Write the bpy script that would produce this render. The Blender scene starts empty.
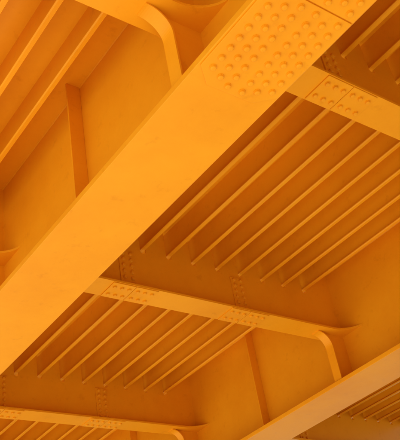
import bpy, bmesh, math, random
from mathutils import Matrix, Vector
H=3.0
random.seed(4)
scene=bpy.context.scene
# ---------------- materials
def paint(name, base, dark):
    m=bpy.data.materials.new(name); m.use_nodes=True
    nt=m.node_tree; N=nt.nodes; L=nt.links
    b=N['Principled BSDF']
    tc=N.new('ShaderNodeTexCoord')
    n1=N.new('ShaderNodeTexNoise'); n1.inputs['Scale'].default_value=1.2; n1.inputs['Detail'].default_value=9; n1.inputs['Roughness'].default_value=.68
    n2=N.new('ShaderNodeTexNoise'); n2.inputs['Scale'].default_value=55; n2.inputs['Detail'].default_value=4
    n3=N.new('ShaderNodeTexNoise'); n3.inputs['Scale'].default_value=9; n3.inputs['Detail'].default_value=6; n3.inputs['Roughness'].default_value=.7
    for n in (n1,n2,n3): L.new(tc.outputs['Object'],n.inputs['Vector'])
    r=N.new('ShaderNodeValToRGB'); r.color_ramp.elements[0].position=.34; r.color_ramp.elements[1].position=.60
    r.color_ramp.elements[0].color=(*dark,1); r.color_ramp.elements[1].color=(*base,1)
    L.new(n1.outputs['Fac'],r.inputs[0])
    g=N.new('ShaderNodeValToRGB'); g.color_ramp.elements[0].position=.22; g.color_ramp.elements[0].color=(.88,.82,.78,1)
    g.color_ramp.elements[1].position=.42; g.color_ramp.elements[1].color=(1,1,1,1)
    L.new(n3.outputs['Fac'],g.inputs[0])
    mx=N.new('ShaderNodeMix'); mx.data_type='RGBA'; mx.blend_type='MULTIPLY'; mx.inputs[0].default_value=1
    L.new(r.outputs[0],mx.inputs[6]); L.new(g.outputs[0],mx.inputs[7])
    L.new(mx.outputs[2],b.inputs['Base Color'])
    mr=N.new('ShaderNodeMapRange'); mr.inputs['To Min'].default_value=.28; mr.inputs['To Max'].default_value=.48
    L.new(n3.outputs['Fac'],mr.inputs['Value']); L.new(mr.outputs[0],b.inputs['Roughness'])
    b.inputs['Specular IOR Level'].default_value=.22
    bp=N.new('ShaderNodeBump'); bp.inputs['Strength'].default_value=.12; bp.inputs['Distance'].default_value=.002
    L.new(n2.outputs['Fac'],bp.inputs['Height']); L.new(bp.outputs[0],b.inputs['Normal'])
    return m
ORANGE=paint('orange_paint',(.95,.405,.012),(.89,.350,.009))
def simple(name,c1,c2,scale,rough=.9):
    m=bpy.data.materials.new(name); m.use_nodes=True
    nt=m.node_tree; N=nt.nodes; L=nt.links; b=N['Principled BSDF']
    tc=N.new('ShaderNodeTexCoord'); n=N.new('ShaderNodeTexNoise'); n.inputs['Scale'].default_value=scale; n.inputs['Detail'].default_value=8
    r=N.new('ShaderNodeValToRGB'); r.color_ramp.elements[0].color=(*c1,1); r.color_ramp.elements[1].color=(*c2,1)
    r.color_ramp.elements[0].position=.35; r.color_ramp.elements[1].position=.65
    L.new(tc.outputs['Object'],n.inputs['Vector']); L.new(n.outputs['Fac'],r.inputs[0]); L.new(r.outputs[0],b.inputs['Base Color'])
    b.inputs['Roughness'].default_value=rough
    b.inputs['Specular IOR Level'].default_value=.1
    return m
SAND=simple('pale_sand',(.85,.75,.52),(.92,.83,.60),.7)
CONC=simple('concrete',(.20,.19,.18),(.28,.27,.25),2.)
ASPH=simple('asphalt',(.045,.045,.047),(.06,.06,.06),8.)

bridge=bpy.data.objects.new('steel_girder_bridge',None); scene.collection.objects.link(bridge)
class MB:
    def __init__(s): s.bm=bmesh.new()
    def box(s,x0,x1,y0,y1,z0,z1):
        v=[s.bm.verts.new((x,y,z)) for z in (z0,z1) for y in (y0,y1) for x in (x0,x1)]
        for f in ((0,2,3,1),(4,5,7,6),(0,1,5,4),(2,6,7,3),(0,4,6,2),(1,3,7,5)):
            s.bm.faces.new([v[i] for i in f])
    def prism(s,pts,axis,a0,a1):
        """extrude 2-D outline; axis 'y': pts=(x,z); axis 'z': pts=(x,y)"""
        def P(p,a): return (p[0],a,p[1]) if axis=='y' else (p[0],p[1],a)
        A=[s.bm.verts.new(P(p,a0)) for p in pts]; B=[s.bm.verts.new(P(p,a1)) for p in pts]
        s.bm.faces.new(A); s.bm.faces.new(B[::-1])
        n=len(pts)
        for i in range(n): s.bm.faces.new([A[i],B[i],B[(i+1)%n],A[(i+1)%n]])
    def bolt(s,c,nrm,sc=1.0):
        nrm=Vector(nrm); q=nrm.to_track_quat('Z','Y').to_matrix(); c=Vector(c)
        ph=random.random()*6.28; hs=random.uniform(.93,1.1)
        prof=[(.0215,0),(.0215,.003),(.0185,.0032),(.0172,.0130),(.0140,.0162),(.008,.0175)]
        n=14; rings=[]
        for r,z in prof:
            rings.append([s.bm.verts.new(c+q@Vector((r*sc*math.cos(ph+2*math.pi*i/n),r*sc*math.sin(ph+2*math.pi*i/n),z*sc*hs))) for i in range(n)])
        for a,b in zip(rings,rings[1:]):
            for i in range(n): s.bm.faces.new([a[i],a[(i+1)%n],b[(i+1)%n],b[i]])
        s.bm.faces.new(rings[-1])
    def done(s,name,mat,bevel=0,smooth=False,parent=bridge):
        bmesh.ops.recalc_face_normals(s.bm,faces=s.bm.faces)
        me=bpy.data.meshes.new(name); s.bm.to_mesh(me); s.bm.free(); me.materials.append(mat)
        o=bpy.data.objects.new(name,me); scene.collection.objects.link(o); o.parent=parent
        if bevel:
            m=o.modifiers.new('bevel','BEVEL'); m.width=bevel; m.segments=2; m.limit_method='ANGLE'; m.angle_limit=math.radians(40)
        return o

Y0,Y1=-2.1*H,6.2*H
GX=[.7875*H,2.10*H]; FH=.0945*H          # girder web positions, flange half-width
ZF=H; TF=.045; ZD=1.458*H                # flange underside, thickness, deck underside
ZC=1.195*H; TC=.020; CH=.0435*H          # crossbeam flange underside, thickness, half width
CY=[(.771+.926*k)*H for k in range(-3,6)]
XL,XR=.0*H,3.62*H
RB=1.364*H                               # rib underside
ribs=[x*H for x in (.08,.18,.28,.38,.48,.58,.68,.88,.975,1.065,1.16,1.26,1.36,1.46,1.56,1.66,1.76,1.86,1.96)]+[x*H for x in (2.24,2.34,2.44,2.54,2.64,2.74,2.84,2.94,3.04,3.14,3.24,3.34,3.44,3.54)]
# girders
for gi,gx in enumerate(GX):
    m=MB()
    m.box(gx-FH,gx+FH,Y0,Y1,ZF,ZF+TF)
    m.box(gx-.010,gx+.010,Y0,Y1,ZF+TF,ZD)
    for s in (-1,1):
        m.prism([(gx+s*.010,ZF+TF),(gx+s*.022,ZF+TF),(gx+s*.010,ZF+TF+.012)],'y',Y0,Y1)
        m.prism([(gx+s*.010,ZD),(gx+s*.020,ZD),(gx+s*.010,ZD-.010)],'y',Y0,Y1)
    for y in CY:
        ys=y+.464*H
        for s in (-1,1):
            xa,xb=sorted((gx+s*.010,gx+s*.125))
            m.box(xa,xb,ys-.008,ys+.008,ZF+TF,ZD)
    m.done('main_girder_%d'%(gi+1),ORANGE,bevel=.003)
# deck
m=MB(); m.box(XL,XR,Y0,Y1,ZD,ZD+.016); m.box(XL-.02,XL,Y0,Y1,ZD-.16,ZD+.25); m.box(XR,XR+.02,Y0,Y1,ZD-.16,ZD+.25)
m.done('deck_plate',ORANGE)
m=MB(); m.box(XL,XR,Y0,Y1,ZD+.016,ZD+.09); m.done('road_surface',ASPH)
# ribs: bulb flats
m=MB()
for x in ribs:
    m.prism([(x+.006,ZD),(x+.006,RB+.006),(x+.001,RB),(x-.028,RB),(x-.036,RB+.008),(x-.036,RB+.016),(x-.006,RB+.040),(x-.006,ZD)],'y',Y0,Y1)
m.done('deck_ribs',ORANGE,bevel=0)
# crossbeams
def webpoly(x0,x1):
    pts=[(x0,ZC+TC),(x1,ZC+TC),(x1,ZD)]
    for x in sorted([r for r in ribs if x0+.05<r<x1-.05],reverse=True):
        a=x+.016; b=x-.048; zb=RB-.010
        pts.append((a,ZD)); pts.append((a,zb))
        cx=(a+b)/2; r=(a-b)/2
        for k in range(1,8):
            t=math.pi*k/8; pts.append((cx+r*math.cos(t),zb-r*math.sin(t)*.8))
        pts.append((b,zb)); pts.append((b,ZD))
    pts.append((x0,ZD))
    return pts
def flange_plan(x0,x1,y,f0,f1):
    R=.20; RX=.26
    def flare(xe,s):
        return [(xe+s*RX*(1-math.cos(t)) , CH+R*(1-math.sin(t))) for t in [math.pi/2*k/12 for k in range(13)]]
    top=[]
    if f0: top+= [(x0,CH+R)]+flare(x0,1)[1:]
    else: top+=[(x0,CH)]
    if f1: top+= flare(x1,-1)[::-1][:-1]+[(x1,CH+R)]
    else: top+=[(x1,CH)]
    return [(a,y+b) for a,b in top]+[(a,y-b) for a,b in top[::-1]]
def knee(gx,s,y,m):
    xe=gx+s*.085*H; R=.17; zc=ZC-R
    arc=[(xe+s*R*(1-math.cos(t)), zc+R*math.sin(t)) for t in [math.pi/2*k/16 for k in range(17)]]
    w=gx+s*.010
    pts=[(w,ZF+TF),(xe,ZF+TF)]+arc+[(w,ZC)]
    m.prism(pts,'y',y-.007,y+.007)
    line=[(xe,ZF+TF)]+arc
    t=.012; off=[]
    for i,p in enumerate(line):
        a=line[max(i-1,0)]; b=line[min(i+1,len(line)-1)]
        d=Vector((b[0]-a[0],b[1]-a[1])).normalized()
        n=Vector((d[1],-d[0]))*s
        if n.x*s<0: n=-n
        off.append((p[0]+n.x*t,p[1]+n.y*t))
    for i in range(len(line)-1):
        m.prism([line[i],line[i+1],off[i+1],off[i]],'y',y-.050,y+.050)
SPL=[1.187*H,1.63*H]
for ci,y in enumerate(CY):
    m=MB()
    segs=[(XL+.0,GX[0]-.010,False,True),(GX[0]+.010,GX[1]-.010,True,True),(GX[1]+.010,XR,True,False)]
    for x0,x1,f0,f1 in segs:
        m.prism(webpoly(x0,x1),'y',y-.007,y+.007)
        m.prism(flange_plan(x0,x1,y,f0,f1),'z',ZC,ZC+TC)
        for s in (-1,1):
            m.prism([(x0+.01,y+s*.007),(x1-.01,y+s*.007),(x1-.01,y+s*.016),(x0+.01,y+s*.016)],'z',ZC+TC,ZC+TC+.008)
    m.done('cross_beam_%d'%(ci+1),ORANGE,bevel=0)
    m=MB()
    for gx in GX:
        for s in (-1,1): knee(gx,s,y,m)
    m.done('knee_stiffener_%d'%(ci+1),ORANGE)
    # splices
    m=MB(); b=MB()
    for sx in SPL+[2.75*H]:
        for e in (-1,1):
            xa,xb=sorted((sx+e*.003,sx+e*.235))
            m.box(xa,xb,y-CH+.008,y+CH-.008,ZC-.010,ZC-.0005)
            for k in range(3):
                for w in (-1,1): b.bolt((sx+e*(.045+.075*k),y+w*.062,ZC-.010),(0,0,-1),.95)
        m.box(sx-.085,sx+.085,y-.017,y-.0075,ZC+TC+.03,RB-.06)
        m.box(sx-.085,sx+.085,y+.0075,y+.017,ZC+TC+.03,RB-.06)
        nz=6; za=ZC+TC+.065; zb=RB-.095
        for k in range(nz):
            z=za+(zb-za)*k/(nz-1)
            for e in (-1,1):
                b.bolt((sx+e*.042,y-.017,z),(0,-1,0),1.05); b.bolt((sx+e*.042,y+.017,z),(0,1,0),1.05)
    m.done('splice_plates_%d'%(ci+1),ORANGE,bevel=.0015)
    b.done('splice_bolts_%d'%(ci+1),ORANGE,smooth=True)
# main girder flange splices
for gi,gx in enumerate(GX):
    m=MB(); b=MB()
    for yj in (.50*H,) if gi==0 else (-.4*H,):
        for e in (-1,1):
            ym=yj+e*.60
            pl=[(gx-FH+.012,yj+e*.004),(gx+FH-.012,yj+e*.004),(gx+FH-.012,ym),(gx+.16,yj+e*.70),(gx-.16,yj+e*.70),(gx-FH+.012,ym)]
            m.prism(pl,'z',ZF-.010,ZF-.0005)
            for s in (-1,1):
                for li,off in enumerate((.050,.128,.206)):
                    n=(9,8,8)[li]
                    for k in range(n):
                        yy=.046+.076*k+(.038 if li==1 else 0)
                        b.bolt((gx+s*off,yj+e*yy,ZF-.010),(0,0,-1),.98)
    m.done('girder_splice_plate_%d'%(gi+1),ORANGE,bevel=.002)
    b.done('girder_splice_bolts_%d'%(gi+1),ORANGE,smooth=True)
# abutments, unseen; near one set close to block light on cross-beam faces
m=MB()
for ya,yb in ((Y0-1.5,Y0+.3),(Y1-.3,Y1+1.5)):
    m.box(XL-.5,XR+.5,ya,yb,-1.7,ZF-.15)
    for gx in GX: m.box(gx-.25,gx+.25,ya+.4,yb-.4,ZF-.15,ZF-.001)
m.box(XL-.5,XR+.5,Y0-1.5,Y0-.1,ZF-.151,ZD+.09)
m.box(XL-.5,XR+.5,Y1+.1,Y1+1.5,ZF-.151,ZD+.09)
m.done('abutments',CONC,bevel=0)
# ground
m=MB()
v=[m.bm.verts.new(p) for p in ((-600,-600,-1.6),(600,-600,-1.6),(600,600,-1.6),(-600,600,-1.6))]; m.bm.faces.new(v)
m.done('ground',SAND,parent=None)
# camera
cd=bpy.data.cameras.new('camera'); cam=bpy.data.objects.new('camera',cd); scene.collection.objects.link(cam)
eX=Vector((1150,330,789)).normalized(); eY=Vector((-740,692,789)); eY=(eY-eX*eY.dot(eX)).normalized(); eZ=eX.cross(eY)
right=Vector((eX.x,eY.x,eZ.x)); down=Vector((eX.y,eY.y,eZ.y)); fwd=Vector((eX.z,eY.z,eZ.z))
M=Matrix((( right.x,-down.x,-fwd.x,0),(right.y,-down.y,-fwd.y,0),(right.z,-down.z,-fwd.z,0),(0,0,0,1)))
cam.matrix_world=M
cd.sensor_fit='HORIZONTAL'; cd.sensor_width=36; cd.lens=789/400*36; cd.clip_end=3000; cd.clip_start=.05
scene.camera=cam
# light
el=math.radians(45); az_dir=Vector((-1,.15,0)).normalized()   # towards the sun
sd=Vector((az_dir.x*math.cos(el),az_dir.y*math.cos(el),math.sin(el)))
ld=bpy.data.lights.new('sun','SUN'); ld.energy=5; ld.angle=math.radians(.5); ld.color=(1,.96,.87)
lo=bpy.data.objects.new('sun',ld); scene.collection.objects.link(lo); lo.rotation_euler=sd.to_track_quat('Z','Y').to_euler(); lo.location=(-10,0,20)
w=bpy.data.worlds.new('World'); scene.world=w; w.use_nodes=True
nt=w.node_tree; bg=nt.nodes['Background']; sk=nt.nodes.new('ShaderNodeTexSky'); sk.sky_type='NISHITA'; sk.sun_disc=False
sk.sun_elevation=el; sk.sun_rotation=math.atan2(sd.x,sd.y)
nt.links.new(sk.outputs[0],bg.inputs[0]); bg.inputs[1].default_value=.12
scene.view_settings.view_transform='Standard'; scene.view_settings.look='None'; scene.view_settings.exposure=0
